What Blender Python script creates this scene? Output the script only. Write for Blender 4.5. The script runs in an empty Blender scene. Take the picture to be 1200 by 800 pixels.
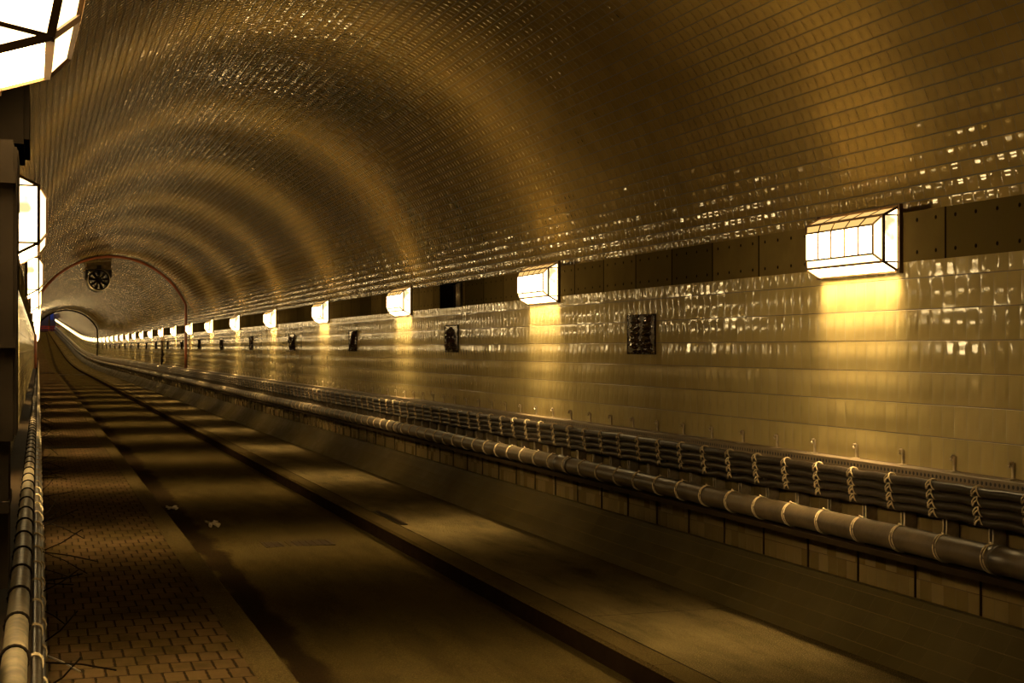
import bpy, math, random
from mathutils import Vector, Matrix
random.seed(7)
PI = math.pi
SC = bpy.context.scene
C = SC.collection

# ------------------------------------------------------------------ camera, world, exposure
EYE = 1.7
cam_d = bpy.data.cameras.new('camera'); cam = bpy.data.objects.new('camera', cam_d); C.objects.link(cam)
cam_d.sensor_width = 36.0; cam_d.lens = 50.0; cam_d.clip_start = 0.05; cam_d.clip_end = 900
cam.location = (0, 0, EYE)
cam.rotation_euler = (math.radians(90 + 0.261), 0, math.radians(-18.415))
SC.camera = cam
world = bpy.data.worlds.new('world'); SC.world = world; world.use_nodes = True
world.node_tree.nodes['Background'].inputs[0].default_value = (0.02, 0.013, 0.005, 1)
world.node_tree.nodes['Background'].inputs[1].default_value = 0.1
SC.view_settings.view_transform = 'Standard'; SC.view_settings.look = 'None'
SC.view_settings.gamma = 1; SC.view_settings.exposure = 0.0; SC.view_settings.use_curve_mapping = False
LAMP_COL = (1.0, 0.70, 0.31)
L_FRONT, L_BOTTOM, L_END, L_TOP = 250.0, 760.0, 9.0, 70.0   # light thrown straight across the tunnel

# ------------------------------------------------------------------ layout of the tunnel
Z0, ZEND = -13.0, 300.0            # along the tunnel
XR, XL = 4.65, -0.16               # tiled side walls
AX, AY, AR = 2.24, 0.40, 2.62      # arch circle (height from the eye)
STRIP_LO, STRIP_HI = 0.485, 0.765
SPACING = 5.58
def rise(z):
    if z < 105: return 0.0
    if z < 170: return 0.5 * 0.031 / 65 * (z - 105) ** 2
    return 1.0075 + 0.031 * (z - 170)
def bend(z):
    if z < 75: return 0.0
    if z < 125: return -0.5 * 0.0068 / 50 * (z - 75) ** 2
    return -0.17 - 0.0068 * (z - 125)
def P(X, Y, Z): return Vector((X + bend(Z), Z, Y + EYE + rise(Z)))
STATIONS = [Z0 + i * 2.0 for i in range(62)]
while STATIONS[-1] < ZEND: STATIONS.append(min(ZEND, STATIONS[-1] + 4.0))

# ------------------------------------------------------------------ node helpers
def new_mat(name):
    m = bpy.data.materials.new(name); m.use_nodes = True
    nt = m.node_tree; return m, nt, nt.nodes['Principled BSDF']
def mth(nt, op, a, b=None, c=None):
    n = nt.nodes.new('ShaderNodeMath'); n.operation = op
    for i, v in enumerate((a, b, c)):
        if v is None: continue
        if isinstance(v, (int, float)): n.inputs[i].default_value = v
        else: nt.links.new(v, n.inputs[i])
    return n.outputs[0]
def vmth(nt, op, a, b=None, scale=None):
    n = nt.nodes.new('ShaderNodeVectorMath'); n.operation = op
    for i, v in enumerate((a, b)):
        if v is None: continue
        if isinstance(v, (tuple, list)): n.inputs[i].default_value = v
        else: nt.links.new(v, n.inputs[i])
    if scale is not None: n.inputs['Scale'].default_value = scale
    return n.outputs[0]
def noise(nt, vec, scale, detail=3, rough=0.5):
    n = nt.nodes.new('ShaderNodeTexNoise'); n.inputs['Scale'].default_value = scale
    n.inputs['Detail'].default_value = detail; n.inputs['Roughness'].default_value = rough
    if vec is not None: nt.links.new(vec, n.inputs['Vector'])
    return n.outputs['Fac'], n.outputs['Color']
def mapr(nt, v, a, b, c, d, smooth=False):
    n = nt.nodes.new('ShaderNodeMapRange'); n.clamp = True
    if smooth: n.interpolation_type = 'SMOOTHSTEP'
    nt.links.new(v, n.inputs[0])
    for i, x in enumerate((a, b, c, d)): n.inputs[i + 1].default_value = x
    return n.outputs[0]
def mixc(nt, f, a, b, mode='MIX'):
    n = nt.nodes.new('ShaderNodeMix'); n.data_type = 'RGBA'; n.blend_type = mode
    if isinstance(f, (int, float)): n.inputs[0].default_value = f
    else: nt.links.new(f, n.inputs[0])
    for i, v in ((6, a), (7, b)):
        if isinstance(v, tuple): n.inputs[i].default_value = (*v[:3], 1)
        else: nt.links.new(v, n.inputs[i])
    return n.outputs[2]
def bump(nt, h, dist, strength=1.0, normal=None):
    n = nt.nodes.new('ShaderNodeBump'); n.inputs['Strength'].default_value = strength
    n.inputs['Distance'].default_value = dist; nt.links.new(h, n.inputs['Height'])
    if normal is not None: nt.links.new(normal, n.inputs['Normal'])
    return n.outputs[0]
def combine(nt, x, y, z=0.0):
    n = nt.nodes.new('ShaderNodeCombineXYZ')
    for i, v in enumerate((x, y, z)):
        if isinstance(v, (int, float)): n.inputs[i].default_value = v
        else: nt.links.new(v, n.inputs[i])
    return n.outputs[0]
def uvxy(nt):
    u = nt.nodes.new('ShaderNodeUVMap'); s = nt.nodes.new('ShaderNodeSeparateXYZ'); nt.links.new(u.outputs[0], s.inputs[0])
    return u.outputs[0], s.outputs[0], s.outputs[1]
def pos(nt):
    g = nt.nodes.new('ShaderNodeNewGeometry'); s = nt.nodes.new('ShaderNodeSeparateXYZ'); nt.links.new(g.outputs['Position'], s.inputs[0])
    return g.outputs['Position'], s.outputs[0], s.outputs[1], s.outputs[2], g

def tile_mat(name, h, w, col_a, col_b, mortar_col, stagger, tilt, pillow, wave, rough, mort=0.0022, patchy=0.25, spec=0.5, film=0.0):
    """glazed tiles: u runs up the surface, v along the tunnel; every tile tilts and bulges a little"""
    m, nt, bs = new_mat(name)
    uv, u, v = uvxy(nt)
    ru = mth(nt, 'DIVIDE', u, h); row = mth(nt, 'FLOOR', ru); fu = mth(nt, 'FRACT', ru)
    wn = nt.nodes.new('ShaderNodeTexWhiteNoise'); wn.noise_dimensions = '1D'; nt.links.new(row, wn.inputs['W'])
    off = mth(nt, 'MULTIPLY', wn.outputs['Value'], stagger)
    cv = mth(nt, 'ADD', mth(nt, 'DIVIDE', v, w), off); col = mth(nt, 'FLOOR', cv); fv = mth(nt, 'FRACT', cv)
    idv = combine(nt, row, col, 0.0)
    wh = nt.nodes.new('ShaderNodeTexWhiteNoise'); wh.noise_dimensions = '3D'; nt.links.new(idv, wh.inputs['Vector'])
    rv, rc = wh.outputs['Value'], wh.outputs['Color']
    eu = mth(nt, 'MULTIPLY', mth(nt, 'SUBTRACT', 0.5, mth(nt, 'ABSOLUTE', mth(nt, 'SUBTRACT', fu, 0.5))), h)
    ev = mth(nt, 'MULTIPLY', mth(nt, 'SUBTRACT', 0.5, mth(nt, 'ABSOLUTE', mth(nt, 'SUBTRACT', fv, 0.5))), w)
    # joints along the courses are wider than the butt joints
    ju = mapr(nt, eu, mort * 0.7, mort * 1.3, 0, 1, True)
    jv = mapr(nt, ev, mort * 0.35, mort * 0.9, 0, 1, True)
    face = mth(nt, 'MULTIPLY', ju, mth(nt, 'ADD', mth(nt, 'MULTIPLY', jv, 0.5), 0.5))
    # colour
    n1, _ = noise(nt, uv, 0.9, 4, 0.6)
    c = mixc(nt, rv, col_a, col_b)
    c = mixc(nt, mth(nt, 'MULTIPLY', mapr(nt, n1, 0.42, 0.72, 0, 1), patchy), c, tuple(x * 0.45 for x in col_a))
    c = mixc(nt, face, mortar_col, c)
    nt.links.new(c, bs.inputs['Base Color'])
    rr = mth(nt, 'ADD', mapr(nt, rv, 0, 1, rough * 0.8, rough * 1.25), mth(nt, 'MULTIPLY', mth(nt, 'SUBTRACT', 1, face), 0.45))
    nt.links.new(rr, bs.inputs['Roughness']); bs.inputs['Specular IOR Level'].default_value = spec
    # normal: random tilt of each tile
    g = nt.nodes.new('ShaderNodeNewGeometry')
    d = vmth(nt, 'SCALE', vmth(nt, 'SUBTRACT', rc, (0.5, 0.5, 0.5)), scale=tilt * 2)
    n0 = vmth(nt, 'NORMALIZE', vmth(nt, 'ADD', g.outputs['Normal'], d))
    pu = mapr(nt, eu, 0, h * 0.5, 0, 1, True); pv = mapr(nt, ev, 0, w * 0.3, 0, 1, True)
    idoff = vmth(nt, 'ADD', uv, vmth(nt, 'SCALE', rc, scale=7.0))
    nw, _ = noise(nt, idoff, 1.0 / (w * 1.1), 1.5, 0.5)
    hgt = mth(nt, 'ADD', mth(nt, 'MULTIPLY', mth(nt, 'MULTIPLY', pu, pv), pillow), mth(nt, 'MULTIPLY', nw, wave))
    hgt = mth(nt, 'ADD', mth(nt, 'MULTIPLY', face, 0.0012), hgt)
    nb_ = bump(nt, hgt, 1.0, 1.0, n0); nt.links.new(nb_, bs.inputs['Normal'])
    if film:                     # a matt film of grime over the glaze, thicker in patches
        df = nt.nodes.new('ShaderNodeBsdfDiffuse'); nt.links.new(c, df.inputs['Color']); nt.links.new(nb_, df.inputs['Normal'])
        mx = nt.nodes.new('ShaderNodeMixShader'); nf, _ = noise(nt, uv, 0.7, 3)
        nt.links.new(mapr(nt, nf, 0.3, 0.7, film - 0.12, film + 0.12), mx.inputs[0])
        nt.links.new(bs.outputs[0], mx.inputs[1]); nt.links.new(df.outputs[0], mx.inputs[2])
        nt.links.new(mx.outputs[0], nt.nodes['Material Output'].inputs[0])
    return m
def plain(name, col, rough=0.6, metal=0.0, nscale=8, var=0.35, bmp=0.0, bscale=60, spec=0.5):
    m, nt, bs = new_mat(name)
    tc = nt.nodes.new('ShaderNodeTexCoord')
    f, _ = noise(nt, tc.outputs['Object'], nscale, 5, 0.6)
    c = mixc(nt, mapr(nt, f, 0.3, 0.7, 0, 1), tuple(x * (1 - var) for x in col), tuple(min(1, x * (1 + var)) for x in col))
    nt.links.new(c, bs.inputs['Base Color']); bs.inputs['Roughness'].default_value = rough
    bs.inputs['Metallic'].default_value = metal; bs.inputs['Specular IOR Level'].default_value = spec
    if bmp > 0:
        f2, _ = noise(nt, tc.outputs['Object'], bscale, 4, 0.6)
        nt.links.new(bump(nt, f2, bmp), bs.inputs['Normal'])
    return m
def glow(name, strength, k, col=LAMP_COL, blotch=0.0, base=0.0, across=0):
    """lit opal glass: it gives off most of its light straight out of the pane"""
    m, nt, bs = new_mat(name); nt.nodes.remove(bs)
    em = nt.nodes.new('ShaderNodeEmission'); em.inputs[0].default_value = (*col, 1)
    g = nt.nodes.new('ShaderNodeNewGeometry')
    dp = nt.nodes.new('ShaderNodeVectorMath'); dp.operation = 'DOT_PRODUCT'
    nt.links.new(g.outputs['Incoming'], dp.inputs[0]); nt.links.new(g.outputs['Normal'], dp.inputs[1])
    s = mth(nt, 'POWER', mth(nt, 'ABSOLUTE', dp.outputs['Value']), k)
    if across:                   # made-up beam shape: emission boosted square across the tunnel for light bands
        sp = nt.nodes.new('ShaderNodeSeparateXYZ'); nt.links.new(g.outputs['Incoming'], sp.inputs[0])
        q = mth(nt, 'SUBTRACT', 1.0, mth(nt, 'MULTIPLY', sp.outputs[1], sp.outputs[1]))
        s = mth(nt, 'MULTIPLY', s, mth(nt, 'POWER', q, float(across)))
    s = mth(nt, 'MULTIPLY', s, strength)
    if base: s = mth(nt, 'ADD', s, base)
    if blotch:
        tc = nt.nodes.new('ShaderNodeTexCoord')
        f, _ = noise(nt, tc.outputs['Object'], 9, 2)
        s = mth(nt, 'MULTIPLY', s, mapr(nt, f, 0.35, 0.6, 1 - blotch, 1))
    nt.links.new(s, em.inputs[1])
    nt.links.new(em.outputs[0], nt.nodes['Material Output'].inputs[0])
    return m

M = {}
M['wall_tile'] = tile_mat('glazed_wall_tile', 0.175, 0.108, (0.225, 0.177, 0.072), (0.265, 0.208, 0.088), (0.05, 0.03, 0.01), 0.25, 0.020, 0.0034, 0.0014, 0.10, 0.0026, 0.35, 0.8, 0.25)
M['dado_tile'] = tile_mat('shaded_lower_wall_tile', 0.175, 0.108, (0.062, 0.044, 0.015), (0.085, 0.060, 0.021), (0.03, 0.018, 0.008), 0.25, 0.010, 0.0016, 0.0022, 0.3, 0.0022, 0.6, 0.4, 0.6)  # shade below the rail put into a darker copy of the wall tile
M['arch_tile'] = tile_mat('glazed_arch_tile', 0.088, 0.10, (0.160, 0.112, 0.036), (0.200, 0.140, 0.046), (0.016, 0.009, 0.003), 1.0, 0.032, 0.0028, 0.0010, 0.07, 0.0036, 0.55, 1.0, 0.25)
M['batter_tile'] = tile_mat('dirty_base_tile', 0.10, 0.20, (0.030, 0.022, 0.007), (0.042, 0.031, 0.010), (0.07, 0.05, 0.02), 1.0, 0.015, 0.0006, 0.002, 0.35, 0.0022, 0.7, 0.4, 0.72)
M['bronze'] = plain('dark_bronze', (0.10, 0.055, 0.022), 0.4, 0.6, 10, 0.3)
M['front_glow'] = glow('lit_glass_front', L_FRONT, 1.0, base=30.0, across=7)
M['bottom_glow'] = glow('lit_glass_bottom', L_BOTTOM, 1.0, base=30.0, across=7)
M['end_glow'] = glow('lit_glass_end', L_END, 0.4, (1.0, 0.68, 0.30), 0.85)
M['top_glow'] = glow('lit_glass_top', L_TOP, 1.0, (1.0, 0.60, 0.18), base=1.1, across=6)
M['chamfer_glow'] = glow('lit_glass_chamfer', 30.0, 0.6, base=4.0, across=5)
M['black_cable'] = plain('black_cable_sheath', (0.014, 0.010, 0.006), 0.33, 0, 14, 0.3, 0.002, 25, 0.25)
M['pipe'] = plain('dusty_dark_pipe', (0.042, 0.030, 0.016), 0.38, 0, 5, 0.5, 0.001, 40, 0.22)
M['cord'] = plain('pale_cord', (0.40, 0.31, 0.18), 0.7)
M['steel'] = plain('galvanised_steel', (0.34, 0.28, 0.19), 0.4, 0.6, 20, 0.3)
M['dark_steel'] = plain('dark_steel', (0.014, 0.009, 0.004), 0.7, 0.0, spec=0.02)
M['pale_conduit'] = plain('pale_grey_conduit', (0.07, 0.057, 0.034), 0.45, 0, 22, 0.8, spec=0.15)
M['black'] = plain('black_paint', (0.008, 0.006, 0.004), 0.8, spec=0.0)
M['grey_box'] = plain('grey_brown_paint', (0.014, 0.010, 0.005), 0.7, spec=0.03)
M['rust'] = plain('red_brown_tube', (0.19, 0.055, 0.018), 0.4, 0, 3, 0.4)
M['fan'] = plain('dark_fan_paint', (0.03, 0.025, 0.018), 0.5, 0.3)
M['tan'] = plain('tan_fan_bracket', (0.20, 0.15, 0.07), 0.6)
M['relief'] = plain('brown_glazed_relief', (0.022, 0.010, 0.004), 0.14, 0, 14, 0.6)
M['ledge'] = plain('rendered_ledge', (0.25, 0.18, 0.09), 0.7)
M['gutter'] = plain('dark_gutter', (0.007, 0.004, 0.002), 0.9, spec=0.0)
M['blue'] = plain('blue_wall_paint', (0.02, 0.05, 0.22), 0.6)
M['red'] = plain('red_paint', (0.45, 0.03, 0.02), 0.5)
M['white'] = plain('white_paint', (0.6, 0.55, 0.45), 0.5)
M['hall'] = plain('hall_paint', (0.08, 0.05, 0.03), 0.7)
M['paper'] = plain('pale_paper', (0.16, 0.12, 0.06), 0.8)

def strip_mat():
    m, nt, bs = new_mat('riveted_band_panels')
    uv, u, v = uvxy(nt)
    w, H = 0.70, STRIP_HI - STRIP_LO
    cv = mth(nt, 'DIVIDE', mth(nt, 'SUBTRACT', v, 6.55), w); col = mth(nt, 'FLOOR', cv); fv = mth(nt, 'FRACT', cv)
    wn = nt.nodes.new('ShaderNodeTexWhiteNoise'); wn.noise_dimensions = '1D'; nt.links.new(col, wn.inputs['W'])
    ev = mth(nt, 'MULTIPLY', mth(nt, 'SUBTRACT', 0.5, mth(nt, 'ABSOLUTE', mth(nt, 'SUBTRACT', fv, 0.5))), w)
    seam = mapr(nt, ev, 0.006, 0.011, 0, 1)
    r4 = mth(nt, 'MULTIPLY', mth(nt, 'SUBTRACT', mth(nt, 'FRACT', mth(nt, 'MULTIPLY', fv, 4.0)), 0.5), w / 4)
    eu = mth(nt, 'SUBTRACT', mth(nt, 'MINIMUM', u, mth(nt, 'SUBTRACT', H, u)), 0.05)
    dist = mth(nt, 'SQRT', mth(nt, 'ADD', mth(nt, 'MULTIPLY', r4, r4), mth(nt, 'MULTIPLY', eu, eu)))
    riv = mapr(nt, dist, 0.009, 0.013, 0, 1)
    f, _ = noise(nt, uv, 3.5, 5, 0.6)
    c = mixc(nt, wn.outputs['Value'], (0.05, 0.037, 0.012), (0.105, 0.077, 0.027))
    c = mixc(nt, mapr(nt, f, 0.35, 0.7, 0, 0.5), c, (0.06, 0.042, 0.018))
    c = mixc(nt, mth(nt, 'MULTIPLY', seam, riv), (0.008, 0.005, 0.002), c)
    nt.links.new(c, bs.inputs['Base Color']); bs.inputs['Roughness'].default_value = 0.5; bs.inputs['Specular IOR Level'].default_value = 0.0
    hh = mth(nt, 'ADD', mth(nt, 'MULTIPLY', seam, 0.004), mth(nt, 'MULTIPLY', riv, -0.003))
    nt.links.new(bump(nt, hh, 1.0), bs.inputs['Normal'])
    return m
M['strip'] = strip_mat()

def brick_mat():
    m, nt, bs = new_mat('walkway_paving_brick')
    p, x, y, z, g = pos(nt)
    h, w = 0.225, 0.112
    ru = mth(nt, 'DIVIDE', y, h); row = mth(nt, 'FLOOR', ru); fu = mth(nt, 'FRACT', ru)
    cv = mth(nt, 'ADD', mth(nt, 'DIVIDE', x, w), mth(nt, 'MULTIPLY', mth(nt, 'MODULO', row, 2.0), 0.5)); col = mth(nt, 'FLOOR', cv); fv = mth(nt, 'FRACT', cv)
    wh = nt.nodes.new('ShaderNodeTexWhiteNoise'); nt.links.new(combine(nt, row, col, 0), wh.inputs['Vector'])
    eu = mth(nt, 'MULTIPLY', mth(nt, 'SUBTRACT', 0.5, mth(nt, 'ABSOLUTE', mth(nt, 'SUBTRACT', fu, 0.5))), h)
    ev = mth(nt, 'MULTIPLY', mth(nt, 'SUBTRACT', 0.5, mth(nt, 'ABSOLUTE', mth(nt, 'SUBTRACT', fv, 0.5))), w)
    nz, _ = noise(nt, p, 25, 3)
    e = mth(nt, 'ADD', mth(nt, 'MINIMUM', eu, ev), mapr(nt, nz, 0.3, 0.7, -0.003, 0.003))
    face = mapr(nt, e, 0.003, 0.008, 0, 1, True)
    n1, _ = noise(nt, p, 1.3, 5, 0.65)
    c = mixc(nt, wh.outputs['Value'], (0.018, 0.012, 0.004), (0.028, 0.0185, 0.0065))
    c = mixc(nt, mapr(nt, n1, 0.4, 0.7, 0, 0.6), c, (0.06, 0.035, 0.018))
    c = mixc(nt, face, (0.009, 0.006, 0.0025), c)
    nt.links.new(c, bs.inputs['Base Color']); bs.inputs['Roughness'].default_value = 0.62; bs.inputs['Specular IOR Level'].default_value = 0.0
    n2, _ = noise(nt, p, 90, 3)
    hh = mth(nt, 'ADD', mth(nt, 'MULTIPLY', face, 0.006), mth(nt, 'MULTIPLY', n2, 0.002))
    hh = mth(nt, 'ADD', hh, mth(nt, 'MULTIPLY', wh.outputs['Value'], 0.002))
    nt.links.new(bump(nt, hh, 1.0), bs.inputs['Normal'])
    return m
def ground_mat(name, a, b, streak_x=None, joint=None, rough=0.6):
    m, nt, bs = new_mat(name)
    p, x, y, z, g = pos(nt)
    n4, _ = noise(nt, p, 55, 2, 0.7)
    st = vmth(nt, 'MULTIPLY', p, (1.0, 0.35, 1.0))
    n1, _ = noise(nt, st, 1.6, 6, 0.65); n2, _ = noise(nt, p, 140, 3, 0.7); n3, _ = noise(nt, vmth(nt, 'MULTIPLY', p, (1, 0.16, 1)), 5, 5, 0.7)
    c = mixc(nt, mapr(nt, n1, 0.3, 0.7, 0, 1), a, b)
    c = mixc(nt, mapr(nt, n3, 0.5, 0.68, 0, 0.5), c, tuple(v * 0.4 for v in a))
    c = mixc(nt, mapr(nt, n2, 0.35, 0.5, 0.55, 0), c, tuple(v * 0.3 for v in a)); c = mixc(nt, mapr(nt, n2, 0.56, 0.70, 0, 0.8), c, tuple(min(1, v * 2.4) for v in b))
    if streak_x:
        x0, x1, col = streak_x
        nn, _ = noise(nt, vmth(nt, 'MULTIPLY', p, (1, 0.4, 1)), 3.5, 4)
        xx = mth(nt, 'ADD', x, mapr(nt, nn, 0.3, 0.7, -0.07, 0.07))
        band = mth(nt, 'MULTIPLY', mapr(nt, xx, x0 - 0.04, x0 + 0.03, 0, 1, True), mapr(nt, xx, x1 - 0.04, x1 + 0.06, 1, 0, True))
        c = mixc(nt, mth(nt, 'MULTIPLY', band, 0.85), c, col)
    if joint:
        fv = mth(nt, 'FRACT', mth(nt, 'DIVIDE', y, joint))
        e = mth(nt, 'MULTIPLY', mth(nt, 'SUBTRACT', 0.5, mth(nt, 'ABSOLUTE', mth(nt, 'SUBTRACT', fv, 0.5))), joint)
        c = mixc(nt, mapr(nt, e, 0.004, 0.009, 0, 1), (0.02, 0.012, 0.006), c)
    nt.links.new(c, bs.inputs['Base Color']); bs.inputs['Roughness'].default_value = rough; bs.inputs['Specular IOR Level'].default_value = 0.0
    hh = mth(nt, 'ADD', mth(nt, 'MULTIPLY', n4, 0.010), mth(nt, 'MULTIPLY', n3, 0.003))
    nt.links.new(bump(nt, hh, 1.0), bs.inputs['Normal'])
    return m
M['brick'] = brick_mat()
M['road'] = ground_mat('worn_asphalt_road', (0.018, 0.0125, 0.004), (0.034, 0.024, 0.008), (1.33, 1.55, (0.007, 0.004, 0.002)), None, 0.62)
M['kerb'] = ground_mat('kerb_stone', (0.022, 0.0155, 0.0055), (0.036, 0.025, 0.009), None, 1.0, 0.6)
M['concrete'] = ground_mat('stained_concrete', (0.018, 0.013, 0.005), (0.075, 0.055, 0.023), None, 8.4, 0.5)

# ------------------------------------------------------------------ mesh helpers
def mesh_obj(name, verts, faces, mat, parent=None, smooth=False, uvs=None, mats=None, fmat=None):
    me = bpy.data.meshes.new(name); me.from_pydata([tuple(v) for v in verts], [], faces)
    for mm in (mats or [mat]): me.materials.append(mm)
    if fmat: me.polygons.foreach_set('material_index', fmat)
    if smooth: me.polygons.foreach_set('use_smooth', [True] * len(me.polygons))
    if uvs:
        l = me.uv_layers.new(name='UVMap'); vi = [0] * len(me.loops); me.loops.foreach_get('vertex_index', vi)
        flat = []
        for i in vi: flat += uvs[i]
        l.data.foreach_set('uv', flat)
    me.update()
    o = bpy.data.objects.new(name, me); C.objects.link(o)
    if parent: o.parent = parent
    return o
class MB:
    def __init__(s): s.v = []; s.f = []; s.m = []
    def add(s, v, f, mi=0):
        b = len(s.v); s.v += [Vector(x) for x in v]; s.f += [tuple(i + b for i in q) for q in f]; s.m += [mi] * len(f)
    def box(s, a, b, mi=0, bev=0.0):
        x0, y0, z0 = a; x1, y1, z1 = b
        s.add([(x0,y0,z0),(x1,y0,z0),(x1,y1,z0),(x0,y1,z0),(x0,y0,z1),(x1,y0,z1),(x1,y1,z1),(x0,y1,z1)],
              [(0,3,2,1),(4,5,6,7),(0,1,5,4),(1,2,6,5),(2,3,7,6),(3,0,4,7)], mi)
    def bar(s, p, q, w, t=None, mi=0):
        p, q = Vector(p), Vector(q); d = (q - p).normalized(); t = t or w
        up = Vector((0,0,1)) if abs(d.z) < 0.9 else Vector((0,1,0))
        a = d.cross(up).normalized() * w / 2; b = d.cross(a).normalized() * t / 2
        v = [c + i * a + j * b for c in (p, q) for i, j in ((-1,-1),(1,-1),(1,1),(-1,1))]
        s.add(v, [(0,3,2,1),(4,5,6,7),(0,1,5,4),(1,2,6,5),(2,3,7,6),(3,0,4,7)], mi)
    def tube(s, pts, r, n=8, closed=False, mi=0, rr=None):
        pts = [Vector(p) for p in pts]; N = len(pts); b = len(s.v)
        for i, p in enumerate(pts):
            d = (pts[(i+1) % N] - pts[i-1]) if closed else (pts[min(i+1, N-1)] - pts[max(i-1, 0)])
            d.normalize(); up = Vector((0,0,1)) if abs(d.z) < 0.95 else Vector((1,0,0))
            a = d.cross(up).normalized(); c = d.cross(a).normalized(); R = rr[i] if rr else r
            for k in range(n):
                t = 2 * PI * k / n; s.v.append(p + a * math.cos(t) * R + c * math.sin(t) * R)
        for i in range(N if closed else N - 1):
            for k in range(n):
                j = (i + 1) % N
                s.f.append((b+i*n+k, b+i*n+(k+1)%n, b+j*n+(k+1)%n, b+j*n+k)); s.m.append(mi)
        if not closed:
            s.f.append(tuple(b + k for k in range(n))[::-1]); s.f.append(tuple(b + (N-1)*n + k for k in range(n))); s.m += [mi, mi]
    def lathe(s, prof, n=32, axis='y', mi=0):
        """prof: list of (radius, along)"""
        b = len(s.v)
        for r, h in prof:
            for k in range(n):
                t = 2 * PI * k / n; s.v.append(Vector((r * math.cos(t), h, r * math.sin(t))))
        for i in range(len(prof) - 1):
            for k in range(n):
                s.f.append((b+i*n+k, b+i*n+(k+1)%n, b+(i+1)*n+(k+1)%n, b+(i+1)*n+k)); s.m.append(mi)
    def build(s, name, mat, parent=None, smooth=False, mats=None):
        return mesh_obj(name, s.v, s.f, mat, parent, smooth, mats=mats, fmat=s.m if mats else None)
def sweep(name, prof, mat, stations=None, closed=False, parent=None, smooth=False, off=(0,0,0)):
    """carry a cross-section (X, Y) along the tunnel; u = length round the section, v = distance"""
    st = stations or STATIONS; n = len(prof); us = [0.0]
    for i in range(1, n + (1 if closed else 0)): us.append(us[-1] + math.dist(prof[i % n], prof[i-1]))
    cols = n + (1 if closed else 0)
    V = []; UV = []; F = []
    for z in st:
        for i in range(cols):
            X, Y = prof[i % n]; V.append(P(X, Y, z) - Vector(off)); UV.append((us[i], z))
    for a in range(len(st) - 1):
        for i in range(cols - 1):
            F.append((a*cols+i, a*cols+i+1, (a+1)*cols+i+1, (a+1)*cols+i))
    return mesh_obj(name, V, F, mat, parent, smooth, UV)
def tag(o, label=None, cat=None, group=None, kind=None):
    if label: o['label'] = label
    if cat: o['category'] = cat
    if group: o['group'] = group
    if kind: o['kind'] = kind
    return o
def empty(name, loc=(0,0,0), rot=(0,0,0)):
    o = bpy.data.objects.new(name, None); C.objects.link(o); o.location = loc; o.rotation_euler = rot; o.empty_display_size = 0.1
    return o
def copy_tree(o, parent=None):
    c = o.copy(); C.objects.link(c)
    if parent: c.parent = parent
    for ch in list(o.children): copy_tree(ch, c)
    return c
def S(o, label=None): return tag(o, label, None, None, 'structure')

# ------------------------------------------------------------------ the setting
NZ0, NZ1 = 15.78, 16.75      # open niche in the band of the right wall
def st_cut(a, b): return [a] + [z for z in STATIONS if a < z < b] + [b]
S(sweep('wall_right', [(XR, -0.66), (XR, STRIP_LO)], M['wall_tile']), 'right tunnel wall of upright glazed yellow tiles')
S(sweep('wall_right_foot', [(XR, -1.46), (XR, -0.66)], M['dado_tile']), 'foot of the right tunnel wall behind the cables, shade in its colour')
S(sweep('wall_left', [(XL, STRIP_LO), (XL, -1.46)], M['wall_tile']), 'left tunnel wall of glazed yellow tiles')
S(sweep('trim_1', [(XR, STRIP_LO), (XR, STRIP_HI)], M['strip'], st_cut(Z0, NZ0)), 'riveted dark band above the right wall tiles, near part')
S(sweep('trim_2', [(XR, STRIP_LO), (XR, STRIP_HI)], M['strip'], st_cut(NZ1, ZEND)), 'riveted dark band above the right wall tiles, beyond the niche')
S(sweep('trim_3', [(XL, STRIP_HI), (XL, STRIP_LO)], M['strip']), 'riveted dark band above the left wall tiles')
a0 = math.asin((STRIP_HI - AY) / AR); NA = 72
arch = [(AX + AR * math.cos(a0 + (PI - 2*a0) * i / NA), AY + AR * math.sin(a0 + (PI - 2*a0) * i / NA)) for i in range(NA + 1)]
S(sweep('ceiling', arch, M['arch_tile'], smooth=True), 'barrel vault of small glazed golden tiles')
S(sweep('trim_4', [(XR, STRIP_HI), arch[0]], M['ledge']), 'narrow ledge between band and vault on the right')
S(sweep('trim_5', [arch[-1], (XL, STRIP_HI)], M['ledge']), 'narrow ledge between band and vault on the left')
nb = MB(); dpt = 0.16
for (xa, ya, za, xb, yb, zb) in ((XR+dpt, STRIP_LO, NZ0, XR+dpt+.01, STRIP_HI, NZ1), (XR, STRIP_LO-.01, NZ0, XR+dpt, STRIP_LO, NZ1), (XR, STRIP_HI, NZ0, XR+dpt, STRIP_HI+.01, NZ1),
                                (XR, STRIP_LO, NZ0-.01, XR+dpt, STRIP_HI, NZ0), (XR, STRIP_LO, NZ1, XR+dpt, STRIP_HI, NZ1+.01)):
    nb.box((xa, za, ya + EYE), (xb, zb, yb + EYE))
S(nb.build('trim_6', M['grey_box']), 'open recess in the band of the right wall')
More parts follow.
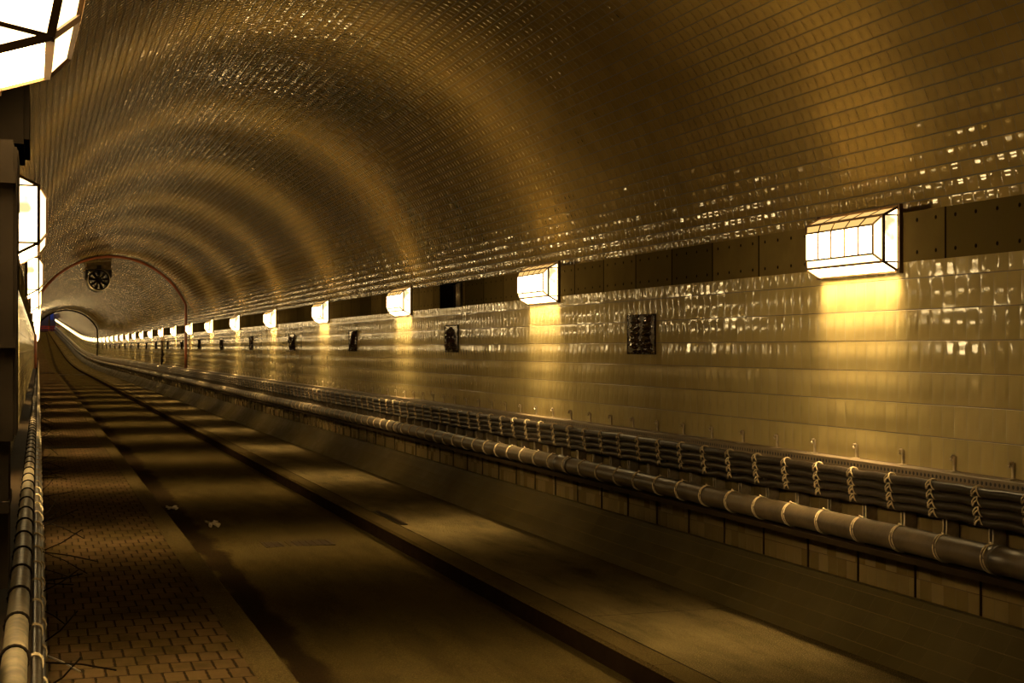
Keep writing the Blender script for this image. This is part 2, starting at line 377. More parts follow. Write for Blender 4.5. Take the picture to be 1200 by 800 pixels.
# floor, from the left wall to the right wall
S(sweep('floor', [(0.05, -1.70), (1.07, -1.70)], M['brick']), 'left walkway of dark paving bricks')
S(sweep('kerb_left', [(1.07, -1.70), (1.08, -1.697), (1.25, -1.697), (1.27, -1.715), (1.275, -1.84)], M['kerb']), 'stone kerb of the left walkway')
S(sweep('road', [(1.275, -1.836), (2.2, -1.822), (3.11, -1.836)], M['road']), 'narrow dark roadway between the two kerbs')
S(sweep('kerb_face_right', [(3.11, -1.84), (3.112, -1.72)], M['gutter']), 'black face of the right kerb')  # near-black face, much darker than the kerb stone above it
S(sweep('kerb_right', [(3.112, -1.72), (3.13, -1.70), (3.285, -1.70), (3.288, -1.707), (3.294, -1.707)], M['kerb']), 'stone kerb of the right walkway')
S(sweep('pavement_right', [(3.294, -1.70), (4.30, -1.70)], M['concrete']), 'right walkway of stained concrete')
def curve(xa, ya, xb, yb, sag, n=6):
    return [(xa + (xb-xa)*(i/n) + sag * math.sin(PI*i/n), ya + (yb-ya)*(i/n)) for i in range(n+1)]
S(sweep('baseboard_right', [(4.27, -1.702)] + curve(4.30, -1.70, 4.55, -1.377, 0.02) + [(4.575, -1.372), (4.578, -1.46), (XR, -1.46)], M['batter_tile'], smooth=False), 'sloping tiled base below the right wall')
S(sweep('baseboard_left', [(XL, -1.46), (-0.11, -1.46), (-0.10, -1.377)] + curve(-0.09, -1.377, 0.05, -1.70, -0.005), M['batter_tile']), 'sloping tiled base below the left wall')
eb = MB(); eb.box((-0.6, Z0-0.1, -0.3), (5.2, Z0, 5.0)); S(eb.build('wall_back', M['hall']), 'end wall behind the viewpoint')

# ------------------------------------------------------------------ wall lamps
def lamp_shapes():
    """local frame: wall plane x=0, light into -x, y along the tunnel, z up from the foot of the back plate"""
    H = 0.365; L = 0.425
    Wt = [(-0.015, y, z) for y, z in ((-L, 0.0), (L, 0.0), (L, H), (-L, H))]
    R = [(-0.11, y, z) for y, z in ((-L, 0.052), (L, 0.052), (L, 0.318), (-L, 0.318))]
    F = [(-0.145, y, z) for y, z in ((-L+.055, 0.100), (L-.055, 0.100), (L-.055, 0.266), (-L+.055, 0.266))]
    lerp = lambda a, b, t: tuple(a[i] + (b[i]-a[i]) * t for i in range(3))
    bp = MB(); bp.box((-0.02, -0.44, -0.008), (0.0, 0.44, H + 0.010))
    for y in (-0.452, 0.44): bp.box((-0.024, y, -0.012), (0.0, y + 0.012, H + 0.016))
    fr = MB()
    for Q, w in ((Wt, 0.013), (R, 0.014), (F, 0.011)):
        for i in range(4): fr.bar(Q[i], Q[(i+1) % 4], w, w)
    for i in range(4): fr.bar(Wt[i], R[i], 0.013); fr.bar(R[i], F[i], 0.011)
    fr.bar((-0.015, -L, 0.052), R[0], 0.008); fr.bar((-0.015, L, 0.052), R[1], 0.008)
    fr.bar((-0.015, L, 0.318), R[2], 0.008); fr.bar((-0.015, -L, 0.318), R[3], 0.008)
    for k in range(1, 5):
        t = k / 5
        fr.bar(lerp(Wt[3], Wt[2], t), lerp(R[3], R[2], t), 0.008)
        fr.bar(lerp(R[3], R[2], t), lerp(F[3], F[2], t), 0.008)
        fr.bar(lerp(F[0], F[1], t), lerp(F[3], F[2], t), 0.013)
    def quad(*q): m = MB(); m.add(q, [tuple(range(len(q)))]); return m
    fp = quad(F[0], F[3], F[2], F[1])
    ch = MB()
    ch.add([R[0], R[1], F[1], F[0]], [(0, 3, 2, 1)])          # lower slanted row
    ch.add([R[1], R[2], F[2], F[1]], [(0, 3, 2, 1)]); ch.add([R[3], R[0], F[0], F[3]], [(0, 3, 2, 1)])
    tp = MB(); tp.add([Wt[3], Wt[2], R[2], R[3]], [(0, 3, 2, 1)]); tp.add([R[3], R[2], F[2], F[3]], [(0, 3, 2, 1)])
    bt = quad(Wt[0], R[0], R[1], Wt[1])
    ends = []
    for i, j in ((0, 3), (1, 2)):
        m = MB(); m.add([Wt[i], Wt[j], R[j], R[i]], [(0, 1, 2, 3) if i == 0 else (0, 3, 2, 1)]); ends.append(m)
    return bp, fr, fp, ch, tp, bt, ends
def recalc(m, centre):
    for k, f in enumerate(m.f):
        c = sum((m.v[i] for i in f), Vector()) / len(f)
        n = (m.v[f[1]] - m.v[f[0]]).cross(m.v[f[2]] - m.v[f[0]])
        if n.dot(c - Vector(centre)) < 0: m.f[k] = f[::-1]
bp, fr, fp, ch, tp, bt, ends = lamp_shapes()
CEN = (-0.06, 0, 0.18)
for m in [fp, ch, tp, bt] + ends: recalc(m, CEN)
LY = 0.437
def make_lamp():
    root = empty('wall_lamp')
    bp.build('back_plate', M['bronze'], root); fr.build('frame', M['bronze'], root)
    fp.build('front_pane', M['front_glow'], root); ch.build('slanted_pane', M['chamfer_glow'], root)
    tp.build('top_pane', M['top_glow'], root); bt.build('bottom_pane', M['bottom_glow'], root)
    for e in ends: e.build('end_pane', M['end_glow'], root)
    return root
lamp0 = make_lamp()
far = MB()
for m, mi in ((bp, 0), (fr, 0), (fp, 1), (ch, 2), (tp, 3), (bt, 4), (ends[0], 5), (ends[1], 5)):
    if m is fr:
        f2 = MB(); L = 0.425
        for z in (0.052, 0.318): f2.bar((-0.11, -L, z), (-0.11, L, z), 0.011)
        m = f2
    far.add(m.v, m.f, mi)
farlamp0 = far.build('wall_lamp', None, None, mats=[M['bronze'], M['front_glow'], M['chamfer_glow'], M['top_glow'], M['bottom_glow'], M['end_glow']])
used_far = False; used_near = False
ORD = ['nearest and largest', 'second', 'third', 'fourth', 'fifth', 'sixth', 'seventh', 'eighth', 'ninth', 'tenth', 'eleventh', 'twelfth', 'thirteenth', 'fourteenth']
def place_lamp(side, zc, near, label, group, tilt=0.0, X=None, Y=None):
    global used_far, used_near
    if near:
        o = lamp0 if not used_near else copy_tree(lamp0); used_near = True
    else:
        if not used_far: o = farlamp0; used_far = True
        else: o = farlamp0.copy(); C.objects.link(o)
    x = XR if side > 0 else (XL + 0.05 if X is None else X)
    o.location = P(x, LY if Y is None else Y, zc)
    o.rotation_euler = (0, tilt, 0 if side > 0 else PI)
    if tilt:                   # this one has worked loose: rolled into the tunnel, far end lifted
        R = Matrix.Rotation(math.radians(6.0), 3, 'X') @ Matrix.Rotation(tilt, 3, 'Y') @ Matrix.Rotation(PI, 3, 'Z')
        o.rotation_euler = R.to_euler(); o.location = P(0.018, 0.504, 2.42) - R @ Vector((-0.11, 0.425, 0.052))
    tag(o, label, 'lamp', group)
k = 0; z = 7.40 - 2 * SPACING; idx = -2
while z < ZEND - 1:
    # right wall
    if idx < 0: lab = 'framed glass wall lamp on the right wall, behind or beside the viewpoint'
    elif idx == 0: lab = 'largest glowing glass wall lamp, nearest one on the right wall'
    elif idx < 14:
        lab = ORD[idx] + ' glowing wall lamp along the right wall, counted from the near end'
    else: lab = ('small distant glowing lamp on the right wall, short of the dark hoop' if z < 118 else 'tiny glowing lamp on the right wall in the rising stretch beyond the dark hoop')
    place_lamp(1, z, 0 <= idx < 14 or idx == -1, lab, 'wall lamps along the right wall' if 0 <= idx < 14 else ('distant lamps on the right wall' if idx >= 14 else 'lamps beside the viewpoint'))
    # left wall
    if idx < -1: place_lamp(-1, z, False, 'framed glass wall lamp on the left wall behind the viewpoint', 'lamps behind the viewpoint on the left')
    elif idx == -1: place_lamp(-1, 2.42 + 0.43, True, 'big tilted glowing wall lamp cut off at the top left corner', 'wall lamps along the left wall', math.radians(11))
    elif idx < 3:
        place_lamp(-1, z, True, ['upright glowing wall lamp on the left wall below the tilted one', 'glowing wall lamp on the left wall partly behind the upright one', 'third upright wall lamp down the left wall, mostly hidden'][idx], 'wall lamps along the left wall')
    else: place_lamp(-1, z, False, 'distant glowing wall lamp merging into the bright column on the left wall', 'distant lamps on the left wall')
    z += SPACING; idx += 1

# ------------------------------------------------------------------ glazed relief panels on the right wall
def relief_mesh(seed):
    rnd = random.Random(seed); W_, H_ = 0.55, 0.325; nx, ny = 44, 34
    kind = seed % 4
    lumps = [(rnd.uniform(0.05, 0.95), rnd.uniform(0.03, 0.30), rnd.uniform(0.03, 0.07)) for _ in range(26)]
    def hgt(a, b):
        h = 0.0
        if kind == 0:      # two leaning upright forms over rubble
            for cx, lean in ((0.26, 0.06), (0.66, 0.16)):
                d = (a - (cx + lean * (b - 0.3))) / (0.13 - 0.03 * b)
                if abs(d) < 1 and b > 0.18: h = max(h, 0.045 * math.sqrt(1 - d*d) * (0.8 + 0.2 * math.sin(b * 40)))
        elif kind == 1:
            r = math.hypot((a - 0.45) * 1.5, b - 0.55); h = 0.045 * max(0, 1 - abs(r - 0.27) / 0.12)
        elif kind == 2:
            d = (a - 0.2 - 0.6 * b) / 0.16; h = 0.045 * max(0, 1 - d * d)
        else:
            d = (b - 0.55 - 0.18 * math.sin(a * 8)) / 0.16; h = 0.045 * max(0, 1 - d * d)
        for x, y, r in lumps:
            q = 1 - ((a - x) ** 2 + (b - y) ** 2) / (r * r)
            if q > 0: h = max(h, 0.035 * math.sqrt(q))
        edge = min(a * W_, (1 - a) * W_, b * H_, (1 - b) * H_)
        if edge < 0.012: h = 0.012
        return h + 0.004 * math.sin(a * 50 + seed) * math.sin(b * 37)
    v = []; f = []
    for j in range(ny + 1):
        for i in range(nx + 1):
            a, b = i / nx, j / ny; v.append((-0.006 - hgt(a, b), (0.5 - a) * W_, b * H_))
    for j in range(ny):
        for i in range(nx):
            p = j * (nx + 1) + i; f.append((p, p + 1, p + nx + 2, p + nx + 1))
    m = MB(); m.add(v, f)
    m.box((-0.012, -W_/2, 0), (0.0, W_/2, H_))
    return m
protos = [relief_mesh(s).build('glazed_relief', M['relief']) for s in range(4)]
z = 10.62; i = 0
RN = ['nearest and largest', 'second', 'third', 'fourth', 'fifth', 'sixth', 'seventh', 'eighth']
while z < 300:
    o = protos[i % 4] if i < 4 else protos[i % 4].copy()
    if i >= 4: C.objects.link(o)
    o.location = P(XR, -0.052, z)
    tag(o, RN[i] + ' dark brown glazed relief tile set in the right wall between lamps' if i < 8 else 'tiny far dark relief tile set in the right wall',
        'relief tile', 'dark relief tiles between the lamps')
    z += SPACING; i += 1

# pipe in the niche
t = MB(); t.tube([P(XR + 0.05, STRIP_LO, 16.05), P(XR + 0.05, STRIP_HI, 16.05)], 0.028, 12); t.tube([P(XR + 0.07, STRIP_LO, 16.22), P(XR + 0.07, STRIP_HI, 16.22)], 0.02, 12)
tag(t.build('niche_pipe', M['steel'], smooth=True), 'pair of upright pipes inside the dark niche in the band', 'pipe')

# ------------------------------------------------------------------ cable runs on both side walls
def run_tube(name, X, Y, r, mat, parent, n=12, wob=0.0, zmax=ZEND, ph=0.0, step=None):
    prof = [(X + r*math.cos(2*PI*i/n), Y + r*math.sin(2*PI*i/n)) for i in range(n)]
    if not wob: return sweep(name, prof, mat, st_cut(-4, zmax), True, parent, True, parent.location)
    V = []; F = []; zs = []; z = -3.0
    while z < 60: zs.append(z); z += 0.13
    while z < zmax: zs.append(z); z += 3.0
    rnd = random.Random(int(ph * 100)); bay = {}
    for a, z in enumerate(zs):
        b = math.floor(z / PITCH); amp = bay.setdefault(b, rnd.uniform(0.2, 1.0)); f = z / PITCH - b
        dy = -wob * amp * math.sin(PI * f) if z < 60 else 0
        for i in range(n): V.append(P(prof[i][0], prof[i][1] + dy, z) - parent.location)
    for a in range(len(zs) - 1):
        for i in range(n): F.append((a*n+i, a*n+(i+1)%n, (a+1)*n+(i+1)%n, (a+1)*n+i))
    return mesh_obj(name, V, F, mat, parent, True)
PITCH = 0.388
def repeats(name, builder, mat, parent, z0, pitch, nmax=100, zfar=250, smooth=True, light=None):
    """the nearest hundred as separate parts sharing one mesh, the rest as one piece"""
    first = None; z = z0
    for i in range(nmax):
        if first is None: o = first = builder(MB()).build(name, mat, parent, smooth)
        else: o = first.copy(); C.objects.link(o); o.parent = parent
        o.location = P(0, 0, z) - Vector((0, 0, EYE)) - parent.location
        z += pitch
    rest = MB(); lb = (light or builder)
    proto = lb(MB())
    while z < zfar:
        d = P(0, 0, z) - Vector((0, 0, EYE))
        b = len(rest.v); rest.v += [v + d for v in proto.v]; rest.f += [tuple(i + b for i in q) for q in proto.f]; rest.m += proto.m
        z += pitch
    for i in range(len(rest.v)): rest.v[i] = rest.v[i] - parent.location
    o = rest.build(name, mat, parent, smooth); o['kind'] = 'stuff'
# --- right wall steel rack
E_ = EYE
rackR = empty('cable_rack', P(XR - 0.04, -1.13, 0))
tag(rackR, 'steel rack of perforated rails and upright posts along the foot of the right wall', 'cable rack')
def perf_mat():
    m, nt, bs = new_mat('perforated_rail')
    p, x, y, z, g = pos(nt)
    f = mth(nt, 'MULTIPLY', mth(nt, 'SUBTRACT', mth(nt, 'FRACT', mth(nt, 'DIVIDE', y, 0.035)), 0.5), 0.035)
    zz = mth(nt, 'SUBTRACT', z, E_ - 0.687)
    dd = mth(nt, 'SQRT', mth(nt, 'ADD', mth(nt, 'MULTIPLY', f, f), mth(nt, 'MULTIPLY', mth(nt, 'MULTIPLY', zz, zz), 0.8)))
    near = mapr(nt, dd, 0.008, 0.011, 0, 1)
    nz, _ = noise(nt, p, 12, 4)
    c = mixc(nt, nz, (0.09, 0.065, 0.035), (0.17, 0.125, 0.075)); c = mixc(nt, near, (0.006, 0.004, 0.003), c)
    nt.links.new(c, bs.inputs['Base Color']); bs.inputs['Roughness'].default_value = 0.45; bs.inputs['Metallic'].default_value = 0.35
    nt.links.new(bump(nt, near, 0.003), bs.inputs['Normal'])
    return m
M['perf'] = perf_mat()
sweep('rail', [(XR-0.001, -0.660), (4.555, -0.660), (4.552, -0.662), (4.552, -0.715), (4.556, -0.715), (4.556, -0.666), (XR-0.001, -0.666)], M['perf'], st_cut(-4, ZEND), False, rackR, False, rackR.location)
sweep('tray_lip', [(XR-0.001, -1.118), (4.325, -1.118), (4.320, -1.095), (4.316, -1.095), (4.320, -1.128), (XR-0.001, -1.128)], M['dark_steel'], st_cut(-4, ZEND), False, rackR, False, rackR.location)
def post(m):
    m.box((4.575, -0.022, E_-1.118), (4.615, -0.018, E_-0.666)); m.box((4.575, 0.018, E_-1.118), (4.615, 0.022, E_-0.666))
    m.box((4.611, -0.022, E_-1.118), (4.648, 0.022, E_-0.666)); m.box((4.573, -0.022, E_-1.118), (4.577, -0.008, E_-0.666)); m.box((4.573, 0.008, E_-1.118), (4.577, 0.022, E_-0.666))
    return m
repeats('post', post, M['steel'], rackR, 4.9, PITCH, 100, 230, False, lambda m: (m.box((4.575, -0.02, E_-1.118), (4.63, 0.02, E_-0.666)), m)[1])
def hook(m):
    m.box((4.636, -0.008, E_-0.664), (4.644, 0.008, E_-0.575))
    m.tube([(4.64, 0.0, E_-0.585), (4.634, 0, E_-0.573), (4.622, 0, E_-0.575), (4.618, 0, E_-0.59), (4.624, 0, E_-0.600)], 0.006, 8)
    m.box((4.60, -0.03, E_-0.662), (4.648, 0.03, E_-0.656))
    return m
repeats('hook', hook, M['steel'], rackR, 5.02, 0.48, 100, 160, False, lambda m: (m.box((4.62, -0.008, E_-0.664), (4.640, 0.008, E_-0.575)), m)[1])
def clampp(m):
    m.box((4.638, -0.004, E_-1.46), (4.648, 0.004, E_-1.13)); m.lathe([(0.0, -0.0)], 4) if False else None
    m.tube([(4.632, -0.03, E_-1.185), (4.648, -0.03, E_-1.185)], 0.010, 8)
    return m
repeats('clamp_plate', clampp, M['dark_steel'], rackR, 5.08, PITCH * 1.5, 90, 120, False)
# --- right wall black cables with lashings
bunR = empty('cable_bundle', P(4.52, -0.92, 0))
tag(bunR, 'four black cables lashed with pale cord to the posts on the right wall', 'cables')
CY = [-0.722, -0.772, -0.822, -0.868]; CX = [4.500, 4.505, 4.512, 4.520]
for q in range(4): run_tube('cable', CX[q], CY[q], 0.025, M['black_cable'], bunR, 10, 0.010 if q < 3 else 0.022, ph=q + 0.37)
def ring(m, X, Y, r, skew, z0=0.0, w=0.0042, n=12, k=5):
    m.tube([(X + r*math.cos(2*PI*i/n), z0 + skew*math.sin(2*PI*i/n + 0.6), E_ + Y + r*math.sin(2*PI*i/n)) for i in range(n)], w, k, True)
def lash(m):
    for q in range(4):
        ring(m, CX[q], CY[q], 0.029, 0.020, -0.010); ring(m, CX[q], CY[q], 0.029, -0.020, 0.012)
        m.tube([(CX[q]-0.030, -0.022, E_+CY[q]+0.010), (CX[q]-0.033, 0.0, E_+CY[q]-0.004), (CX[q]-0.029, 0.02, E_+CY[q]-0.026)], 0.0048, 6)
    return m
repeats('lashing', lash, M['cord'], bunR, 4.9, PITCH, 100, 180, True, lambda m: ([ring(m, CX[q], CY[q], 0.029, 0.012, 0, 0.005, 6, 3) for q in range(4)], m)[1])
# --- right wall large pipe
pipR = empty('duct_pipe', P(4.40, -1.10, 0))
tag(pipR, 'thick dusty dark pipe tied with cord, running below the cables on the right wall', 'pipe')
run_tube('pipe_body', 4.405, -1.025, 0.068, M['pipe'], pipR, 24)
def tie(m):
    ring(m, 4.405, -1.025, 0.071, 0.016, -0.008, 0.0034, 24, 5); ring(m, 4.405, -1.025, 0.071, 0.010, 0.010, 0.0034, 24, 5)
    m.tube([(4.40, -0.01, E_-0.955), (4.39, 0.0, E_-0.945), (4.40, 0.012, E_-0.953)], 0.006, 6)
    return m
repeats('cord_tie', tie, M['cord'], pipR, 5.05, PITCH, 100, 150, True, lambda m: (ring(m, 4.405, -1.025, 0.071, 0.006, 0, 0.004, 10, 3), m)[1])
def sleeve(m):
    m.lathe([(0.066, -0.16), (0.076, -0.16), (0.076, -0.135), (0.071, -0.13), (0.071, 0.13), (0.076, 0.135), (0.076, 0.16), (0.066, 0.16)], 24)
    for v in m.v: v.x += 4.405; v.z += E_ - 1.025
    return m
repeats('coupling', sleeve, M['pipe'], pipR, 5.62, 6.1, 25, 0, True)
# --- left wall: pale conduit, dark cables, ties with long loose tails
rackL = empty('cable_rack', P(XL + 0.02, -1.1, 0))
tag(rackL, 'narrow steel rack holding conduit and cables along the left wall', 'cable rack')
sweep('rail', [(XL+0.001, -0.672), (-0.02, -0.672), (-0.015, -0.68), (-0.015, -0.70), (XL+0.001, -0.70)], M['dark_steel'], st_cut(-4, ZEND), False, rackL, False, rackL.location)
repeats('post', lambda m: (m.box((XL+0.002, -0.02, E_-1.2), (XL+0.04, 0.02, E_-0.70)), m)[1], M['steel'], rackL, 1.9, PITCH, 100, 150, False)
conL = empty('conduit', P(-0.045, -0.67, 0))
tag(conL, 'pale segmented conduit strapped along the top of the left wall rack', 'conduit')
run_tube('conduit_body', -0.046, -0.643, 0.026, M['pale_conduit'], conL, 14)
repeats('strap', lambda m: (ring(m, -0.046, -0.643, 0.028, 0.004, 0, 0.004, 16, 5), m)[1], M['black'], conL, 1.95, PITCH, 100, 150, True)
bunL = empty('cable_bundle', P(0.0, -0.92, 0))
tag(bunL, 'dark cables with sticking out tie tails below the pale conduit on the left wall', 'cables')
LX = [-0.008, 0.002, -0.004, 0.000]; LYc = [-0.745, -0.80, -0.85, -0.90]
for q in range(4): run_tube('cable', LX[q], LYc[q], 0.018, M['black_cable'], bunL, 10, 0.012, ph=q + 5.37)
repeats('lashing', lambda m: ([ring(m, LX[q], LYc[q], 0.020, 0.012, s*0.008, 0.0028, 12, 5) for q in range(4) for s in (-1, 1)], m)[1], M['cord'], bunL, 2.0, PITCH, 100, 120, True)
rnd = random.Random(5); z = 2.2; i = 0
while z < 24:
    y0 = E_ + rnd.choice(LYc); L = rnd.uniform(0.06, 0.20); dz = rnd.uniform(-0.12, 0.10); dy = rnd.uniform(-0.12, 0.12)
    m = MB(); m.tube([(0.015, z, y0), (0.015 + L*0.5, z + dy*0.5, y0 + dz*0.4), (0.015 + L, z + dy, y0 + dz)], 0.0022, 5)
    for k in range(len(m.v)): m.v[k] = m.v[k] - bunL.location
    o = m.build('tie_tail', M['white'] if i == 8 else M['black'], bunL, True)
    if i == 8: o['label'] = 'pale tie tail'
    z += rnd.uniform(0.16, 0.34); i += 1

# ------------------------------------------------------------------ things on the near left wall
def wall_thing(name, X0, X1, Y0, Y1, Z0_, Z1_, mat, label, cat, top=None):
    m = MB(); ins = 0.012
    x0, x1 = X0, X1
    m.box((x0, Z0_, Y0 + E_), (x1 - ins, Z1_, Y1 + E_)); m.box((x1 - ins, Z0_ + ins, Y0 + ins + E_), (x1, Z1_ - ins, Y1 - ins + E_))
    if top:                      # hood leaning into the tunnel
        for v in m.v:
            if v.z > (Y0 + Y1) / 2 + E_: v.x += top * (1 if v.x > x0 + 0.01 else 0)
    return tag(m.build(name, mat), label, cat)
wall_thing('speaker_box', XL + 0.001, -0.020, 0.455, 0.605, 3.35, 3.75, M['black'], 'small black wall box under the tilted lamp on the left wall', 'wall box')
wall_thing('junction_box', XL + 0.001, -0.043, 0.31, 0.45, 3.32, 3.6, M['grey_box'], 'grey brown junction box below the black box on the left wall', 'junction box')
m = MB(); m.box((XL + 0.001, 2.75, E_ - 0.17), (-0.044, 3.0, E_ + 0.38)); m.box((-0.044, 2.77, E_ - 0.16), (-0.038, 2.98, E_ + 0.37)); m.box((XL + 0.001, 2.76, E_ - 0.44), (-0.052, 2.99, E_ - 0.17))
for q in range(3): m.box((XL + 0.001, 2.74, E_ - 0.3 + 0.3*q), (-0.040 if q else -0.050, 3.01, E_ - 0.28 + 0.3*q))
tag(m.build('cable_riser', M['black']), 'tall dark cable riser cover running down the near left wall', 'cable riser')

# ------------------------------------------------------------------ hoops, upright pipe, jet fans
def hoop(z, label, r=0.045, X1=XR - 0.07, foot=-0.657, mat='rust'):
    Ra = AR - 0.07
    pts = [P(X1, foot, z)]
    yj = AY + math.sqrt(max(0, Ra*Ra - (X1 - AX)**2))
    pts += [P(X1, y, z) for y in (0.0, 0.5, yj)]
    a1 = math.atan2(yj - AY, X1 - AX); XLs = XL + 0.07; yl = AY + math.sqrt(max(0, Ra*Ra - (XLs - AX)**2)); a2 = math.atan2(yl - AY, XLs - AX)
    pts += [P(AX + Ra*math.cos(a1 + (a2-a1)*i/40), AY + Ra*math.sin(a1 + (a2-a1)*i/40), z) for i in range(1, 40)]
    pts += [P(XLs, y, z) for y in (yl, 0.5, 0.0, foot)]
    root = empty('tunnel_hoop', P(AX, foot, z)); L0 = root.location
    m = MB(); m.tube([p - L0 for p in pts], r, 12); m.build('hoop_tube', M[mat], root, True)
    m = MB()
    for i in range(8, 44, 6):
        p = pts[i] - L0; d = Vector((AX, z, AY + EYE + rise(z))) - pts[i]; d.normalize()
        m.bar(p - d*0.02, p - d*0.062, 0.05, 0.03)
    m.build('hoop_clip', M['dark_steel'], root)
    tag(root, label, 'pipe')
hoop(47.6, 'red brown tube hoop arching over the vault in front of the fan')
hoop(118.0, 'smaller dark hoop arching across the vault farther down the tunnel', 0.06, mat='dark_steel')
t = MB(); b0 = P(XR - 0.04, -0.66, 57.4); t.tube([Vector((0,0,0)), Vector((0, 0, 1.14))], 0.05, 12); t.tube([Vector((0,0,0.3)), Vector((0,0,0.36))], 0.06, 12); t.tube([Vector((0,0,0.9)), Vector((0,0,0.96))], 0.06, 12)
o = t.build('upright_pipe', M['dark_steel'], None, True); o.location = b0; tag(o, 'dark upright pipe on the right wall beyond the red brown hoop', 'pipe')

def make_fan(X, Y, z, r, label):
    root = empty('jet_fan', P(X, Y - r - 0.05, z)); c = Vector((0, 0, r + 0.05))
    def put(m, name, mat, sm=False):
        for v in m.v: v += c
        return m.build(name, mat, root, sm)
    m = MB(); m.lathe([(r*0.86, 0.02), (r*0.93, -0.02), (r, 0.0), (r*1.02, 0.06), (r*0.97, 0.14), (r*0.97, 1.9), (r*1.0, 1.98), (r*0.88, 2.0), (r*0.86, 1.95), (r*0.86, 0.02)], 40); put(m, 'casing', M['fan'], True)
    m = MB(); m.lathe([(0.0, 0.02), (r*0.2, 0.05), (r*0.30, 0.12), (r*0.30, 0.5), (0.0, 0.5)], 24); put(m, 'hub', M['fan'], True)
    for k in range(9):
        a = 2*PI*k/9 + 0.17; m = MB(); n = []
        ca, sa = math.cos(a), math.sin(a)
        for t_, w in ((0.26, 0.10), (0.55, 0.12), (0.88, 0.15)):
            for sgn in (-1, 1):
                n.append((ca*t_*r - sgn*sa*w*r, 0.10 + sgn*0.04, sa*t_*r + sgn*ca*w*r))
        m.add(n + [(x, y + 0.012, z_) for x, y, z_ in n], [(0,1,3,2),(2,3,5,4),(6,8,9,7),(8,10,11,9),(0,2,8,6),(2,4,10,8),(1,7,9,3),(3,9,11,5),(4,5,11,10),(0,6,7,1)])
        put(m, 'blade', M['fan'])
    m = MB(); m.lathe([(r*1.0, -0.03), (r*1.07, -0.01), (r*1.07, 0.03), (r*1.0, 0.05), (r*1.0, -0.03)], 40); put(m, 'intake_ring', M['steel'], True)
    top = math.sqrt(AR*AR - (X + 0.42 - AX)**2) + AY - Y - 0.01
    m = MB(); m.box((-0.42, 0.15, r + 0.05), (0.42, 1.8, top)); m.box((-0.50, 0.10, r + 0.02), (0.50, 1.85, r + 0.06)); put(m, 'hanger_box', M['tan'])
    m = MB()
    for s in (-1, 1):
        for yy in (0.3, 1.6): m.bar((s*0.40, yy, r*0.2), (s*0.42, yy, r + 0.08), 0.06)
        m.box((s*0.40 - 0.04, 0.1, r*0.3), (s*0.40 + 0.04, 1.8, r*0.3 + 0.25))
    m.box((-0.07, -0.02, r + 0.02), (0.07, 0.2, r + 0.16))
    put(m, 'hanger_bracket', M['fan'])
    tag(root, label, 'fan')
make_fan(2.0, 2.37, 51.6, 0.36, 'round dark jet fan hanging from the vault just beyond the first hoop')
make_fan(2.0, 2.37, 240.0, 0.36, 'tiny far jet fan under the vault near the tunnel end')

# ------------------------------------------------------------------ small things on the floor
def slot_grate(X0, X1, z0, z1, Y, name, label, bars):
    root = empty(name, P((X0+X1)/2, Y, (z0+z1)/2)); L0 = root.location
    base = P(0, Y, (z0+z1)/2).z
    m = MB(); m.box((X0 - L0.x, z0 - L0.y, 0.0005), (X1 - L0.x, z1 - L0.y, 0.004)); m.build('channel', M['black'], root)
    m = MB()
    for i in range(bars + 1):
        x = X0 - L0.x + (X1 - X0) * i / bars; m.box((x - 0.006, z0 - L0.y, 0.004), (x + 0.006, z1 - L0.y, 0.012))
    for zz in (z0, z1): m.box((X0 - L0.x - 0.01, zz - L0.y - 0.006, 0.0005), (X1 - L0.x + 0.01, zz - L0.y + 0.006, 0.012))
    m.build('bars', M['dark_steel'], root)
    tag(root, label, 'drain')
slot_grate(0.12, 0.98, 25.3, 25.65, -1.70, 'drain_grate', 'slim dark drain slot crossing the left brick walkway', 24)
slot_grate(1.30, 3.08, 100.0, 104.0, -1.836, 'drain_grate', 'wide dark drain crossing the roadway far down the tunnel', 40)
slot_grate(0.12, 1.05, 100.0, 101.6, -1.70, 'drain_grate', 'far dark drain slot crossing the brick walkway beside the road drain', 24)
def cover(X0, X1, z0, z1, Y, name, mat, label, cat, rim=None):
    m = MB(); n = 10
    root = P((X0+X1)/2, Y, (z0+z1)/2)
    m.box((X0 - root.x, z0 - root.y, -0.002), (X1 - root.x, z1 - root.y, 0.004))
    for i in range(n):
        x = X0 - root.x + (X1 - X0) * (i + 0.5) / n; m.box((x - 0.006, z0 - root.y + 0.02, 0.004), (x + 0.006, z1 - root.y - 0.02, 0.007))
    o = m.build(name, M[mat]); o.location = root; tag(o, label, cat)
cover(1.98, 2.62, 13.05, 13.42, -1.8265, 'manhole_cover', 'dark_steel', 'dark rectangular iron cover in the middle of the roadway', 'cover')
cover(3.30, 3.37, 13.3, 14.5, -1.70, 'inspection_cover', 'dark_steel', 'small inspection cover beside the kerb of the right walkway', 'cover')
rnd = random.Random(3)
for (X, z, w, l, lab) in ((1.72, 14.95, 0.10, 0.5, 'pale scrap of paper lying on the left part of the roadway'), (1.45, 16.6, 0.10, 0.3, 'smaller crumpled scrap lying near the left kerb, beyond the other')):
    m = MB(); n = 8; v = []; f = []
    for j in range(n+1):
        for i in range(n+1): v.append(((i/n - .5)*w*(1 + .3*math.sin(j)), (j/n - .5)*l*(0.6+.4*math.cos(i)), 0.012 + rnd.uniform(0, 0.012)))
    for j in range(n):
        for i in range(n): p = j*(n+1)+i; f.append((p, p+1, p+n+2, p+n+1))
    b = len(v); v2 = [(a, b_, c_ - 0.012) for a, b_, c_ in v]; m.add(v + v2, f + [tuple(q + b for q in ff[::-1]) for ff in f])
    o = m.build('paper_scrap', M['paper']); o.location = P(X, -1.829, z); tag(o, lab, 'litter')

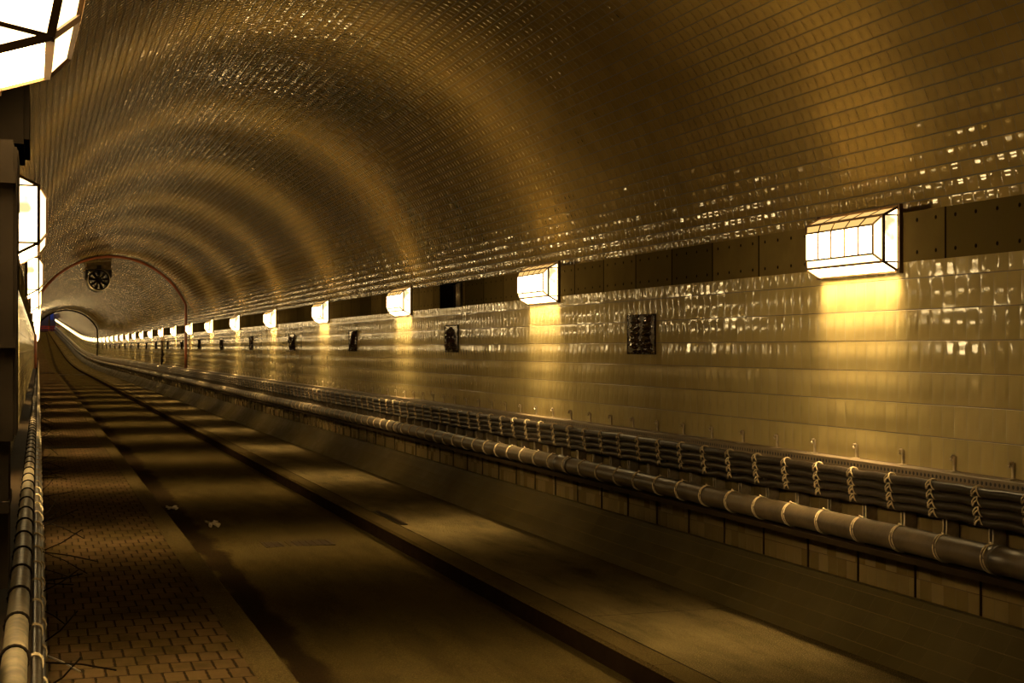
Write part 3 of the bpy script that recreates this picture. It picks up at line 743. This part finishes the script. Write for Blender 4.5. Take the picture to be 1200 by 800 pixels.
# ------------------------------------------------------------------ end hall
ze = ZEND
h = P(0, -1.7, ze).z; N_HALL = len(C.objects)
m = MB(); m.box((-1.2, ze, h - 0.2), (6.0, ze + 10, h - 0.02)); S(m.build('floor_end', M['concrete']))
m = MB(); m.box((-1.2, ze + 10, h), (6.0, ze + 10.2, h + 6)); S(m.build('wall_end', M['hall']), 'back wall of the end hall')
for q, (xa, xb) in enumerate(((0.0, 1.0), (3.2, 4.3))):
    m = MB(); m.box((xa, ze + 9.9, h + 2.6), (xb, ze + 9.99, h + 4.4)); m.box((xa - 0.06, ze + 9.93, h + 2.5), (xb + 0.06, ze + 9.995, h + 2.6)); m.box((xa - 0.06, ze + 9.93, h + 4.4), (xb + 0.06, ze + 9.995, h + 4.5))
    tag(m.build('blue_panel', M['blue']), 'blue panel on the back wall of the end hall, %s one' % ('right' if q else 'left'), 'panel')
m = MB(); m.box((-1.4, ze, h), (-1.2, ze + 10, h + 6)); m.box((6.0, ze, h), (6.2, ze + 10, h + 6)); m.box((-1.4, ze, h + 6), (6.2, ze + 10.2, h + 6.2)); S(m.build('wall_hall', M['hall']), 'side walls of the end hall')
for X in (0.9, 3.4):
    m = MB(); m.lathe([(0.30, 0), (0.30, 0.25), (0.20, 0.35), (0.18, 3.4), (0.22, 3.6), (0.34, 3.8), (0.34, 4.2)], 20)
    m.v = [Vector((v.x, v.z, v.y)) for v in m.v]
    o = m.build('column', M['tan'], None, True); o.location = (X, ze + 3, h - 0.02); tag(o, 'pale column in the end hall, %s one' % ('left' if X < 2 else 'right'), 'column')
root = empty('barrier', (2.2, ze + 0.6, h - 0.02))
for i in range(12):
    m = MB(); m.box((-2.2 + i*0.4, -0.03, 0.0), (-2.13 + i*0.4, 0.03, 1.1)); m.build('barrier_post', M['red'], root)
m = MB(); m.box((-2.3, -0.04, 0.55), (2.4, 0.04, 0.72)); m.box((-2.3, -0.04, 0.95), (2.4, 0.04, 1.1)); m.build('barrier_rail', M['red'], root)
tag(root, 'red barrier across the far end of the tunnel', 'barrier')
def lampbox(X, Y, z, w, hh, name, label):
    m = MB(); m.box((-w/2, -0.05, -hh/2), (w/2, 0.05, hh/2))
    o = m.build(name, M['chamfer_glow']); o.location = P(X, Y, z); tag(o, label, 'lamp')
for X, Y in ((0.4, 1.8), (4.6, 2.0)):
    a = bpy.data.lights.new('hall_lamp', 'POINT'); a.energy = 110; a.color = (0.75, 0.7, 1.0); a.shadow_soft_size = 0.2
    o = bpy.data.objects.new('hall_lamp', a); C.objects.link(o); o.location = (X, ze + 7, h + 4.6); tag(o, 'cool lamp lighting the end hall, %s one' % ('left' if X < 2 else 'right'), 'lamp')
for o in list(C.objects)[N_HALL:]:
    if o.parent is None: o.location.x += bend(ZEND)
